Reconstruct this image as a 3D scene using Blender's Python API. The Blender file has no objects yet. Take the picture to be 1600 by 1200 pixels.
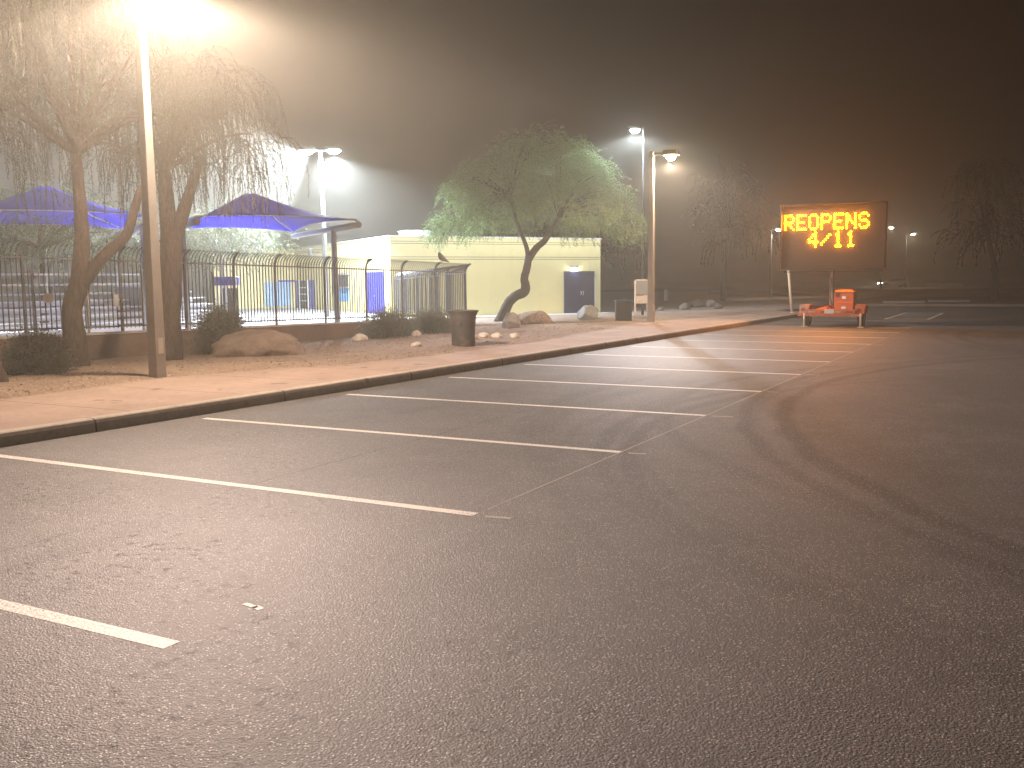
import bpy, bmesh, math, random
from mathutils import Vector, Matrix, noise as mnoise
R = math.radians
rnd = random.Random(7)
S = bpy.context.scene
COL = S.collection

# ------------------------------------------------------------------ camera
cam_d = bpy.data.cameras.new('camera'); cam = bpy.data.objects.new('camera', cam_d); COL.objects.link(cam)
YAW, PITCH, ROLL = .4938, .1074, -.0096
fw = Vector((-math.sin(YAW) * math.cos(PITCH), math.cos(YAW) * math.cos(PITCH), -math.sin(PITCH)))
rt = Vector((math.cos(YAW), math.sin(YAW), 0)); up = rt.cross(fw)
r2 = rt * math.cos(ROLL) + up * math.sin(ROLL); u2 = -rt * math.sin(ROLL) + up * math.cos(ROLL)
cam.matrix_world = Matrix(((r2.x, u2.x, -fw.x, 0), (r2.y, u2.y, -fw.y, 0), (r2.z, u2.z, -fw.z, 1.644), (0, 0, 0, 1)))
cam_d.sensor_width = 36; cam_d.lens = 33.75; cam_d.clip_start = .05; cam_d.clip_end = 3000
S.camera = cam
# ------------------------------------------------------------------ night sky and exposure
W = bpy.data.worlds.new('World'); S.world = W; W.use_nodes = True
wn = W.node_tree.nodes; wl = W.node_tree.links
bg = wn['Background']; bg.inputs['Strength'].default_value = 1.0
wc = wn.new('ShaderNodeTexCoord'); ws = wn.new('ShaderNodeSeparateXYZ'); wr = wn.new('ShaderNodeValToRGB')
wl.new(wc.outputs['Generated'], ws.inputs[0]); wl.new(ws.outputs['Z'], wr.inputs[0]); wl.new(wr.outputs[0], bg.inputs['Color'])
wr.color_ramp.elements[0].position = 0; wr.color_ramp.elements[0].color = (.0040, .0027, .0022, 1)
wr.color_ramp.elements[1].position = .6; wr.color_ramp.elements[1].color = (.0026, .0019, .0017, 1)
S.view_settings.view_transform = 'Standard'; S.view_settings.look = 'None'
S.view_settings.exposure = .75; S.view_settings.gamma = 1; S.view_settings.use_curve_mapping = False
cy = S.cycles
cy.use_denoising = True
try: cy.denoiser = 'OPENIMAGEDENOISE'; cy.denoising_input_passes = 'RGB_ALBEDO_NORMAL'; cy.denoising_prefilter = 'ACCURATE'
except Exception: pass
cy.max_bounces = 5; cy.diffuse_bounces = 2; cy.glossy_bounces = 2; cy.transmission_bounces = 3; cy.volume_bounces = 0
cy.transparent_max_bounces = 12; cy.sample_clamp_indirect = 3; cy.sample_clamp_direct = 0
cy.use_light_tree = True; cy.caustics_reflective = False; cy.caustics_refractive = False
# strengths of the lamps the photograph shows
P_NEAR, P_FAR, P_FLOOD, P_TALL, P_DOOR = 11000, 2500, 48000, 3400, 16
HAZE_D, HAZE_G = .0033, .60
WARM = (1, .755, .64); COOL = (.74, .85, 1)

# ------------------------------------------------------------------ helpers
def tag(o, label=None, cat=None, group=None, kind=None):
    if label: o['label'] = label
    if cat: o['category'] = cat
    if group: o['group'] = group
    if kind: o['kind'] = kind
    return o
def empty(name, loc=(0, 0, 0), rz=0, label=None, cat=None, group=None):
    o = bpy.data.objects.new(name, None); COL.objects.link(o); o.location = loc; o.rotation_euler.z = rz
    o.empty_display_size = .2
    return tag(o, label, cat, group)
def copy_tree(o, parent=None):
    c = o.copy(); COL.objects.link(c)
    if parent: c.parent = parent
    for ch in list(o.children): copy_tree(ch, c)
    return c
class MB:
    def __init__(s): s.v = []; s.f = []; s.sm = []
    def add(s, vs, fs, smooth=False):
        b = len(s.v); s.v += [tuple(p) for p in vs]
        s.f += [tuple(i + b for i in f) for f in fs]; s.sm += [smooth] * len(fs); return s
    def box(s, lo, hi, M=None):
        x0, y0, z0 = lo; x1, y1, z1 = hi
        v = [Vector(p) for p in ((x0, y0, z0), (x1, y0, z0), (x1, y1, z0), (x0, y1, z0), (x0, y0, z1), (x1, y0, z1), (x1, y1, z1), (x0, y1, z1))]
        if M is not None: v = [M @ p for p in v]
        return s.add(v, ((0, 3, 2, 1), (4, 5, 6, 7), (0, 1, 5, 4), (1, 2, 6, 5), (2, 3, 7, 6), (3, 0, 4, 7)))
    def quad(s, a, b, c, d): return s.add((a, b, c, d), ((0, 1, 2, 3),))
    def tube(s, pts, rad, n=8, cap=True, smooth=True, ph=0., jit=0.):
        pts = [Vector(p) for p in pts]; m = len(pts)
        if not hasattr(rad, '__len__'): rad = [rad] * m
        vs = []; ref = None
        for i, p in enumerate(pts):
            d = (pts[min(i + 1, m - 1)] - pts[max(i - 1, 0)]).normalized()
            if ref is None: ref = Vector((1, 0, 0)) if abs(d.x) < .8 else Vector((0, 1, 0))
            a = (ref - d * ref.dot(d)).normalized(); ref = a; b = d.cross(a)
            for k in range(n):
                t = 2 * math.pi * k / n + ph; q = rad[i] * (1 + (rnd.uniform(-jit, jit) if jit else 0))
                vs.append(p + (a * math.cos(t) + b * math.sin(t)) * q)
        fs = [(i * n + k, i * n + (k + 1) % n, (i + 1) * n + (k + 1) % n, (i + 1) * n + k) for i in range(m - 1) for k in range(n)]
        s.add(vs, fs, smooth)
        if cap:
            b = len(s.v) - len(vs)
            s.f.append(tuple(b + k for k in reversed(range(n)))); s.sm.append(False)
            s.f.append(tuple(b + (m - 1) * n + k for k in range(n))); s.sm.append(False)
        return s
    def lathe(s, prof, c=(0, 0, 0), n=28, smooth=True):
        vs = [(c[0] + r * math.cos(2 * math.pi * k / n), c[1] + r * math.sin(2 * math.pi * k / n), c[2] + z) for r, z in prof for k in range(n)]
        return s.add(vs, [(i * n + k, i * n + (k + 1) % n, (i + 1) * n + (k + 1) % n, (i + 1) * n + k) for i in range(len(prof) - 1) for k in range(n)], smooth)
    def prism(s, poly, z0, z1):
        n = len(poly); vs = [(x, y, z0) for x, y in poly] + [(x, y, z1) for x, y in poly]
        return s.add(vs, [tuple(reversed(range(n))), tuple(range(n, 2 * n))] + [(i, (i + 1) % n, n + (i + 1) % n, n + i) for i in range(n)])
    def extrude(s, poly, M, w):       # polygon in the local x,z plane, thickness w along local y
        n = len(poly); vs = [M @ Vector((x, -w / 2, z)) for x, z in poly] + [M @ Vector((x, w / 2, z)) for x, z in poly]
        return s.add(vs, [tuple(range(n)), tuple(reversed(range(n, 2 * n)))] + [((i + 1) % n, i, n + i, n + (i + 1) % n) for i in range(n)])
    def build(s, name, m, parent=None, bevel=0):
        me = bpy.data.meshes.new(name); me.from_pydata(s.v, [], s.f)
        me.polygons.foreach_set('use_smooth', s.sm); me.materials.append(m); me.update()
        o = bpy.data.objects.new(name, me); COL.objects.link(o)
        if parent: o.parent = parent
        if bevel:
            b = o.modifiers.new('bevel', 'BEVEL'); b.width = bevel; b.segments = 2; b.limit_method = 'ANGLE'; b.angle_limit = R(40)
        return o

# node material helper
class NM:
    def __init__(s, name):
        s.m = bpy.data.materials.new(name); s.m.use_nodes = True; s.t = s.m.node_tree; s.n = s.t.nodes
        s.p = s.n['Principled BSDF']; s.out = s.n['Material Output']; s.tc = s.n.new('ShaderNodeTexCoord').outputs['Object']
    def link(s, a, b): s.t.links.new(a, b); return s
    def setv(s, sock, v):
        if hasattr(v, 'is_linked') or isinstance(v, bpy.types.NodeSocket): s.t.links.new(v, sock)
        else: sock.default_value = v
    def math(s, op, a, b=0., c=None, clamp=False):
        n = s.n.new('ShaderNodeMath'); n.operation = op; n.use_clamp = clamp
        s.setv(n.inputs[0], a); s.setv(n.inputs[1], b)
        if c is not None: s.setv(n.inputs[2], c)
        return n.outputs[0]
    def noise(s, scale, detail=4, rough=.55, vec=None, out='Fac'):
        n = s.n.new('ShaderNodeTexNoise'); n.inputs['Scale'].default_value = scale; n.inputs['Detail'].default_value = detail
        n.inputs['Roughness'].default_value = rough; s.link(vec or s.tc, n.inputs['Vector']); return n.outputs[out]
    def voro(s, scale, feature='F1', out='Distance', vec=None, rand=1):
        n = s.n.new('ShaderNodeTexVoronoi'); n.feature = feature; n.inputs['Scale'].default_value = scale
        n.inputs['Randomness'].default_value = rand
        s.link(vec or s.tc, n.inputs['Vector']); return n.outputs[out]
    def ramp(s, fac, stops):
        n = s.n.new('ShaderNodeValToRGB'); e = n.color_ramp.elements
        while len(e) < len(stops): e.new(.5)
        for i, (p, c) in enumerate(stops):
            e[i].position = p; e[i].color = (c, c, c, 1) if not hasattr(c, '__len__') else (*c, 1)
        s.link(fac, n.inputs[0]); return n.outputs[0]
    def mix(s, fac, a, b, mode='MIX'):
        n = s.n.new('ShaderNodeMix'); n.data_type = 'RGBA'; n.blend_type = mode
        s.setv(n.inputs[0], fac)
        for sock, v in ((n.inputs[6], a), (n.inputs[7], b)):
            s.setv(sock, v if isinstance(v, bpy.types.NodeSocket) else (*v, 1))
        return n.outputs[2]
    def xyz(s, vec=None):
        n = s.n.new('ShaderNodeSeparateXYZ'); s.link(vec or s.tc, n.inputs[0]); return n.outputs
    def bump(s, h, strength=.4, dist=.01):
        n = s.n.new('ShaderNodeBump'); n.inputs['Strength'].default_value = strength; n.inputs['Distance'].default_value = dist
        s.link(h, n.inputs['Height']); s.link(n.outputs[0], s.p.inputs['Normal']); return s
    def base(s, c): s.setv(s.p.inputs['Base Color'], c if isinstance(c, bpy.types.NodeSocket) else (*c, 1)); return s
    def rough(s, v): s.setv(s.p.inputs['Roughness'], v); return s
    def spec(s, v): s.setv(s.p.inputs['Specular IOR Level'], v); return s
    def metal(s, v): s.setv(s.p.inputs['Metallic'], v); return s
def worn(name, c, var=.25, scale=3., rough=.6, bump=0, bscale=40, metal=0, dirt=None, fine=None):
    m = NM(name); n1 = m.noise(scale, 5); n2 = m.noise(fine or scale * 9, 3)
    lo = tuple(x * (1 - var) for x in c); hi = tuple(min(1, x * (1 + var)) for x in c)
    col = m.mix(m.ramp(n1, ((.3, 0), (.7, 1))), lo, hi)
    col = m.mix(m.math('MULTIPLY', m.ramp(n2, ((.45, 0), (.75, 1))), .35), col, tuple(x * (1 - 1.4 * var) if 1.4 * var < 1 else x * .2 for x in c))
    if dirt: col = m.mix(m.math('MULTIPLY', m.ramp(m.noise(scale * .6, 6, .7), ((.52, 0), (.68, 1))), .5), col, dirt)
    m.base(col).rough(m.math('ADD', m.math('MULTIPLY', n2, .2), rough - .1)).metal(metal)
    if bump: m.bump(m.noise(bscale, 4), bump, .01)
    return m.m
def emit(name, c, s):
    m = NM(name); m.base((.02, .02, .02)); m.p.inputs['Emission Color'].default_value = (*c, 1); m.p.inputs['Emission Strength'].default_value = s
    return m.m
def leafmat(name, c1, c2, trans=.35):
    m = NM(name); col = m.mix(m.ramp(m.noise(1.3, 3), ((.35, 0), (.65, 1))), c1, c2)
    col = m.mix(m.math('MULTIPLY', m.noise(23, 2), .5), col, tuple(x * .55 for x in c1))
    m.base(col).rough(.55).spec(.25)
    t = m.n.new('ShaderNodeBsdfTranslucent'); m.link(col, t.inputs[0]); mx = m.n.new('ShaderNodeMixShader'); mx.inputs[0].default_value = trans
    m.link(m.p.outputs[0], mx.inputs[1]); m.link(t.outputs[0], mx.inputs[2]); m.link(mx.outputs[0], m.out.inputs[0]); return m.m

# ------------------------------------------------------------------ materials
def asphalt_mat():
    m = NM('asphalt'); X, Y, Z = m.xyz()
    big = m.noise(.35, 5, .6); mid = m.noise(2.2, 5, .6); fine = m.noise(230, 3, .7)
    cell = m.voro(92, out='Color'); cd = m.voro(92)
    cs = m.xyz(cell)[0]
    stone = m.math('MULTIPLY', m.ramp(cs, ((.80, 0), (.88, 1))), m.ramp(cd, ((.30, 1), (.5, 0))))
    col = m.mix(m.ramp(big, ((.35, 0), (.65, 1))), (.068, .063, .061), (.094, .086, .082))
    col = m.mix(m.ramp(mid, ((.35, 0), (.7, 1))), col, (.058, .054, .052))
    col = m.mix(m.math('MULTIPLY', m.ramp(fine, ((.5, 0), (.7, 1))), .45), col, (.18, .166, .155))
    # tyre marks left by turning cars
    wob = m.math('MULTIPLY', m.math('SUBTRACT', m.noise(.8, 2), .5), .25)
    tot = None
    for cx, cyy, r, w, st in ((9.44, 14.24, 12.27, .15, .8), (9.3, 14.4, 12.62, .13, .7), (9.6, 14.1, 12.75, .09, .35), (4.26, 11.14, 8.03, .14, .65), (3.73, 11.29, 7.86, .13, .55), (4.1, 11.2, 8.6, .08, .3), (6.2, 13.2, 10.6, .1, .45),
                              (4.69, 13.92, 9.02, .16, .6), (4.2, 13.5, 9.9, .2, .3), (10.5, 30., 12.2, .18, .5), (10.3, 30.2, 12.6, .18, .4), (2.0, 12.2, 7.2, .2, .3)):
        dx = m.math('SUBTRACT', X, cx); dy = m.math('SUBTRACT', Y, cyy)
        d = m.math('SQRT', m.math('ADD', m.math('MULTIPLY', dx, dx), m.math('MULTIPLY', dy, dy)))
        e = m.math('ABSOLUTE', m.math('SUBTRACT', m.math('ADD', d, wob), r))
        k = m.math('MULTIPLY', m.math('MULTIPLY', m.math('SUBTRACT', 1, m.math('DIVIDE', e, w), clamp=True), 1.6, clamp=True), st)
        fade = m.math('MULTIPLY', m.math('SUBTRACT', 1.2, m.math('DIVIDE', m.math('ABSOLUTE', dy), r * .9), clamp=True), m.math('LESS_THAN', dx, 0))
        k = m.math('MULTIPLY', k, fade); tot = k if tot is None else m.math('MAXIMUM', tot, k)
    # two straight drag streaks along the kerb side
    for xs, w, st in ((-5.15, .22, .45), (-6.9, .2, .35), (-4.6, .16, .25)):
        e = m.math('ABSOLUTE', m.math('SUBTRACT', m.math('ADD', X, m.math('MULTIPLY', m.noise(.35, 2), .9)), xs + .45))
        k = m.math('MULTIPLY', m.math('SUBTRACT', 1, m.math('DIVIDE', e, w), clamp=True), st)
        tot = m.math('MAXIMUM', tot, m.math('MULTIPLY', k, m.ramp(m.noise(.5, 2), ((.45, 0), (.6, 1)))))
    col = m.mix(m.math('MULTIPLY', tot, 1.25, clamp=True), col, (.030, .027, .026))
    # paving seam and ravelled pits
    sw = m.math('MULTIPLY', m.math('SUBTRACT', m.noise(1.6, 4, .7), .5), .10)
    sd = m.math('ABSOLUTE', m.math('ADD', m.math('SUBTRACT', X, -5.56), sw))
    seam = m.math('MULTIPLY', m.math('SUBTRACT', 1, m.math('DIVIDE', sd, .022), clamp=True), m.ramp(m.noise(1.1, 3), ((.35, .1), (.55, 1))))
    pits = m.math('MULTIPLY', m.ramp(m.noise(14, 6, .75), ((.57, 0), (.64, 1))), m.ramp(m.noise(.9, 3), ((.40, 0), (.58, 1))))
    dk = m.math('MAXIMUM', seam, m.math('MULTIPLY', pits, .8))
    col = m.mix(m.math('MULTIPLY', dk, .8), col, (.012, .011, .011))
    col = m.mix(m.math('MULTIPLY', stone, m.ramp(big, ((.3, .35), (.7, .9)))), col, (.48, .44, .40))  # pale aggregate, coloured brighter to stand in for the lamp's sparkle
    m.base(col)
    m.rough(m.math('ADD', .56, m.math('MULTIPLY', m.math('SUBTRACT', .5, stone), .16))).spec(.42)
    h = m.math('ADD', m.math('MULTIPLY', fine, .6), m.math('SUBTRACT', .9, cd))
    h = m.math('SUBTRACT', h, m.math('MULTIPLY', dk, 1.5))
    m.bump(h, .6, .006); return m.m
def concrete_mat(name, a, b, c, pitch, jw):
    m = NM(name); X, Y, Z = m.xyz()
    n1 = m.noise(.8, 6, .65); n2 = m.noise(12, 4, .6); n3 = m.noise(4.5, 6, .7)
    col = m.mix(m.ramp(n1, ((.35, 0), (.65, 1))), a, b)
    col = m.mix(m.math('MULTIPLY', m.ramp(n2, ((.5, 0), (.7, 1))), .35), col, c)
    col = m.mix(m.math('MULTIPLY', m.ramp(n3, ((.55, 0), (.7, 1))), .35), col, tuple(x * .6 for x in c))
    fr = m.math('FRACT', m.math('DIVIDE', m.math('ADD', Y, .45), pitch))
    j = m.math('LESS_THAN', m.math('ABSOLUTE', m.math('SUBTRACT', fr, .5)), jw)
    col = m.mix(m.math('MULTIPLY', j, .8), col, tuple(x * .3 for x in c))
    st = m.ramp(m.noise(2.6, 2, .4), ((.70, 0), (.73, 1)))
    col = m.mix(m.math('MULTIPLY', st, .6), col, tuple(x * .45 for x in c))
    m.base(col).rough(.85).spec(.25).bump(m.math('SUBTRACT', m.noise(120, 3), m.math('MULTIPLY', j, 3)), .3, .005); return m.m
def dirt_mat(name, a, b, c):
    m = NM(name); col = m.mix(m.ramp(m.noise(.7, 6, .65), ((.3, 0), (.7, 1))), a, b)
    col = m.mix(m.ramp(m.noise(5, 6, .75), ((.52, 0), (.66, 1))), col, c)
    v = m.xyz(m.voro(38, out='Color'))[0]
    col = m.mix(m.math('MULTIPLY', m.ramp(v, ((.78, 0), (.86, 1))), .55), col, tuple(min(1, x * 1.7) for x in a))
    m.base(col).rough(.95).spec(.1)
    m.bump(m.math('ADD', m.noise(30, 5, .7), m.math('MULTIPLY', m.voro(38), .7)), .8, .03); return m.m
def paint_mat():
    m = NM('line_paint'); n = m.noise(55, 5, .75); v = m.voro(95)
    wear = m.math('MULTIPLY', m.ramp(n, ((.50, 0), (.58, 1))), m.ramp(m.noise(1.4, 3), ((.35, .15), (.65, 1))))
    m.base(m.mix(wear, (.70, .66, .60), (.12, .112, .105))).rough(.6).bump(m.math('ADD', n, m.math('MULTIPLY', v, -1)), .4, .005); return m.m
def bark_mat(name, c):
    m = NM(name); mp = m.n.new('ShaderNodeMapping'); mp.inputs['Scale'].default_value = (1, 1, .22); m.link(m.tc, mp.inputs[0])
    n = m.noise(26, 5, .7, mp.outputs[0]); col = m.mix(m.ramp(n, ((.35, 0), (.65, 1))), tuple(x * .45 for x in c), c)
    m.base(col).rough(.9).spec(.2).bump(n, .9, .03); return m.m
def stucco_mat(name, c):
    m = NM(name); col = m.mix(m.ramp(m.noise(.5, 5), ((.35, 0), (.7, 1))), tuple(x * .93 for x in c), c)
    mp = m.n.new('ShaderNodeMapping'); mp.inputs['Scale'].default_value = (1, 1, .1); m.link(m.tc, mp.inputs[0])
    col = m.mix(m.math('MULTIPLY', m.ramp(m.noise(2.2, 4, .6, mp.outputs[0]), ((.55, 0), (.75, 1))), .22), col, tuple(x * .62 for x in c))
    m.base(col).rough(.85).spec(.2).bump(m.noise(70, 3), .3, .006); return m.m
M = dict(
    asphalt=asphalt_mat(), concrete=concrete_mat('sidewalk_concrete', (.29, .215, .175), (.37, .28, .23), (.22, .163, .132), 1.83, .006), kerb=concrete_mat('kerb_concrete', (.36, .31, .27), (.46, .40, .35), (.25, .21, .18), 3.05, .004),
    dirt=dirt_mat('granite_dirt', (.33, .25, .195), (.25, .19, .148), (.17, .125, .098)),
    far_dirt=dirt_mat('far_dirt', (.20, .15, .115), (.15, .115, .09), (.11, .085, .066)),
    deck=worn('deck_concrete', (.50, .48, .45), .12, .8, .8, .2, 60), paint=paint_mat(), chalk=worn('chalk', (.34, .31, .28), .15, 3, .9),
    stucco=stucco_mat('yellow_stucco', (.72, .61, .30)), groove=worn('reveal_shadow', (.22, .19, .09), .1, 3, .9),
    cap=worn('metal_coping', (.62, .60, .50), .1, 2, .5),
    blue_door=worn('blue_door_paint', (.035, .04, .36), .12, 2, .45), dark_door=worn('navy_door_paint', (.028, .03, .062), .2, 2, .4),
    chrome=worn('brushed_metal', (.6, .6, .6), .1, 8, .3, metal=1), galv=worn('galvanised', (.42, .43, .45), .15, 6, .45, metal=.5),
    pole=worn('pole_paint', (.36, .335, .31), .14, 1.5, .5, dirt=(.22, .19, .17)), housing=worn('lamp_housing', (.16, .14, .12), .1, 4, .5),
    iron=worn('fence_paint', (.10, .10, .11), .25, 5, .5), block=worn('brown_block', (.19, .125, .095), .22, 1.2, .9, .6, 30),
    steel=worn('post_steel', (.36, .38, .42), .12, 3, .5), sail=leafmat('blue_sail_fabric', (.07, .10, .78), (.06, .085, .70), .65),
    white=worn('white_paint', (.74, .74, .73), .08, 3, .5), alum=worn('bleacher_aluminium', (.62, .63, .65), .08, 4, .4, metal=.4),
    dark=worn('dark_interior', (.03, .03, .033), .3, 2, .7), grey=worn('grey_panel', (.25, .25, .26), .15, 2, .6),
    notice=worn('notice_blue', (.28, .45, .62), .1, 2, .5), poster=worn('poster_blue', (.08, .30, .62), .25, 6, .5),
    bark=bark_mat('mesquite_bark', (.11, .078, .062)), bark2=bark_mat('palo_verde_bark', (.075, .06, .046)),
    leaf=leafmat('willow_leaf', (.062, .060, .040), (.048, .047, .031)), pv=leafmat('palo_verde_leaf', (.17, .27, .09), (.22, .29, .12), .45),
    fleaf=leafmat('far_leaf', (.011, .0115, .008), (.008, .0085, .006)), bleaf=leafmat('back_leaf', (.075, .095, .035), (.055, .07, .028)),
    shrub=leafmat('shrub_leaf', (.19, .195, .145), (.13, .135, .105)),
    rock=worn('grey_rock', (.29, .28, .26), .35, 2.2, .9, 1., 14, dirt=(.14, .13, .12)), rock2=worn('brown_rock', (.22, .16, .125), .35, 1.6, .95, 1.2, 18, dirt=(.1, .07, .055)),
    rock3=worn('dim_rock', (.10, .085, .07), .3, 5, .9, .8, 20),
    stone=worn('pale_stone', (.62, .55, .46), .2, 9, .85, .8, 30),
    bin=worn('bin_plastic', (.062, .057, .054), .3, 3, .55, .2, 30, dirt=(.22, .17, .13)), bin2=worn('bin_steel', (.05, .052, .05), .25, 3, .5),
    orange=worn('trailer_orange', (.62, .13, .03), .18, 3, .45, dirt=(.26, .07, .03)), orange2=worn('cabinet_orange', (.70, .15, .03), .1, 2, .45),
    rubber=worn('rubber', (.022, .022, .022), .2, 5, .8), board=worn('sign_board_black', (.011, .010, .010), .2, 3, .6),
    feather=worn('feather', (.16, .13, .11), .35, 40, .8), car=worn('white_car_paint', (.75, .75, .76), .05, 2, .3), glass=worn('dark_glass', (.012, .012, .014), .1, 2, .12),
    redlens=worn('red_lens', (.35, .02, .015), .1, 3, .25), reflect=worn('reflector_tape', (.55, .36, .28), .2, 9, .4),
    wall=worn('far_wall', (.26, .21, .17), .15, 1, .9), pipe=worn('pale_post', (.66, .58, .50), .12, 2, .6))
def lampglow(name, c, s): M[name] = emit(name, c, s)
lampglow('warm_lens', (1, .72, .40), 800); lampglow('cool_lens', (.76, .87, 1), 480); lampglow('led', (1, .28, .0004), 250)
lampglow('white_lens', (1, .93, .82), 120); lampglow('door_lens', (.9, .97, 1), 14); lampglow('headlamp', (1, .95, .88), 25)

# ------------------------------------------------------------------ setting
def struct(mb, name, m, bevel=0):
    o = mb.build(name, m, None, bevel); o['kind'] = 'structure'; return o
def kx(y): return -9.2 + (y - 5) * .019
BK = [(-30, -12.0), (7.9, -11.9), (10.7, -12.15), (12.4, -11.65), (14.2, -10.95), (16.4, -10.6), (20.7, -10.55), (26.4, -11.2), (31, -11.75), (37, -11.0), (44, -10.3)]
def bx(y):
    for (a, xa), (b, xb) in zip(BK, BK[1:]):
        if a <= y <= b: t = (y - a) / (b - a); t = t * t * (3 - 2 * t); base = xa + (xb - xa) * t; break
    else: base = BK[-1][1] if y > 0 else BK[0][1]
    return base + .16 * mnoise.noise((y * .9, 3.1, 0)) + .07 * mnoise.noise((y * 4, 9.1, 0))
def dz(x, y):
    d = max(0, bx(y) - x); s = min(1, d / .8)
    return .156 + .025 * s - .03 * max(0, min(d - 1, 9.5)) + s * (.035 * mnoise.noise((x * .5, y * .5, 1.3)) + .02 * mnoise.noise((x * 1.9, y * 1.9, 4)))
def far_z(x, y): return -.02
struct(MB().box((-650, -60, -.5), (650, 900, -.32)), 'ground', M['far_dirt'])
struct(MB().box((-9.6, -35, -.3), (70, 58, 0)), 'parking_lot', M['asphalt'])
ys = [-30 + i * .5 for i in range(0, 60)] + [i * .25 for i in range(0, 176)]
# kerb with a rounded nose, cast in lengths
mb = MB(); n = 0
prof = [(.0, -.05), (.012, .10), (.03, .135), (.06, .15), (.17, .15), (.17, -.05)]
yy = [-30 + i * 1 for i in range(75)]
vs = [(kx(y) - px, y, pz) for y in yy for px, pz in prof]; k = len(prof)
mb.add(vs, [(i * k + j, (i + 1) * k + j, (i + 1) * k + j + 1, i * k + j + 1) for i in range(len(yy) - 1) for j in range(k - 1)])
mb.add([(kx(44) - px, 44, pz) for px, pz in prof], [tuple(range(k))])
for y in [-2.4 + i * 3.05 for i in range(15)]: pass
struct(mb, 'kerb', M['kerb'])
mb = MB(); vs = []; ye = [-30 + i * .5 for i in range(60)] + [i * .25 for i in range(177)]
for y in ye: vs += [(kx(y) - .171, y, .1505), (bx(y) - .12, y, .1505), (bx(y) - .12, y, -.1)]
mb.add(vs, [(3 * i + q, 3 * i + 3 + q, 3 * i + 4 + q, 3 * i + 1 + q) for i in range(len(ye) - 1) for q in (0, 1)])
mb.add([(kx(44) - .171, 44, .1505), (bx(44) - .12, 44, .1505), (bx(44) - .12, 44, -.3), (kx(44) - .171, 44, -.3)], [(0, 3, 2, 1)])
struct(mb, 'sidewalk', M['concrete'])
# bare granite ground behind the sidewalk
mb = MB(); rows = ys + [44 + i * 2 for i in range(1, 45)]; cols = [0, .03, .1, .25, .5, .8, 1.1, 1.5, 1.9, 2.3, 2.8, 3.3, 3.8, 4.4, 5, 5.6, 6.3, 7, 8, 9, 10.5, 12, 15, 20, 30, 50]
vs = []
for y in rows:
    b = bx(y)
    for c in cols:
        x = b - c; vs.append((x, y, dz(x, y) if c else .151))
k = len(cols)
mb.add(vs, [(i * k + j, (i + 1) * k + j, (i + 1) * k + j + 1, i * k + j + 1) for i in range(len(rows) - 1) for j in range(k - 1)], True)
struct(mb, 'dirt_verge', M['dirt'])
# beyond the lot: kerbed island, second lot and a road
struct(MB().box((-10.2, 58, -.3), (70, 58.2, .13)).box((-10.2, 44.1, -.3), (-9.98, 58, .13)), 'island_kerb', M['block'])
mb = MB(); gx = [-10.2 + i * 2 for i in range(40)]; gy = [58.2 + i * 2 for i in range(12)]
mb.add([(x, y, .12 + .06 * mnoise.noise((x * .2, y * .2, 0))) for y in gy for x in gx], [(j * 40 + i, j * 40 + i + 1, (j + 1) * 40 + i + 1, (j + 1) * 40 + i) for j in range(11) for i in range(39)], True)
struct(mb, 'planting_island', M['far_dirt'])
struct(MB().box((-60, 132, -.3), (90, 175, .02)), 'road', M['asphalt'])

# parking lines, kerb side to aisle side
def line(x0, y0, x1, y1, w, name='parking_line', m='paint', z=.0015):
    a = Vector((x0, y0, 0)); b = Vector((x1, y1, 0)); d = (b - a).normalized(); p = Vector((-d.y, d.x, 0)) * (w / 2); zz = Vector((0, 0, z))
    return struct(MB().quad(a - p + zz, b - p + zz, b + p + zz, a + p + zz), name, M[m])
for k in range(-1, 17):
    y = 2.99 + 2.743 * k
    line(kx(y) + .28, y, -3.39 if k < 14 else -3.5, y, .1)
    if 0 < k < 11:
        line(-3.30, y - .02, -3.10 + rnd.uniform(-.06, .1), y + .01, .05, 'layout_tick', 'chalk', .002)
line(-3.385, 5.9, -3.385, 34, .014, 'chalk_line', 'chalk', .0017)
line(-3.50, 3.57, -3.40, 3.55, .03, 'layout_tick', 'paint', .002)
line(-3.42, 3.56, -3.36, 3.54, .04, 'layout_tick', 'paint', .002)
mb = MB()
def strip(a, b, w):
    a = Vector((*a, .004)); b = Vector((*b, .004)); d = (b - a).normalized(); p = Vector((-d.y, d.x, 0)) * (w / 2); mb.quad(a - p, b - p, b + p, a + p)
strip((-5.0, 40), (-3.35, 40), .18); strip((-5.0, 47.3), (-3.35, 47.3), .18); strip((-3.4, 40.1), (-3.4, 47.2), .12); strip((-4.95, 40.1), (-4.95, 47.2), .12)
for i in range(9): strip((-4.86, 40.5 + i * .75), (-3.47, 40.9 + i * .75), .1)
struct(mb, 'hatched_marking', M['paint'])

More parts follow.
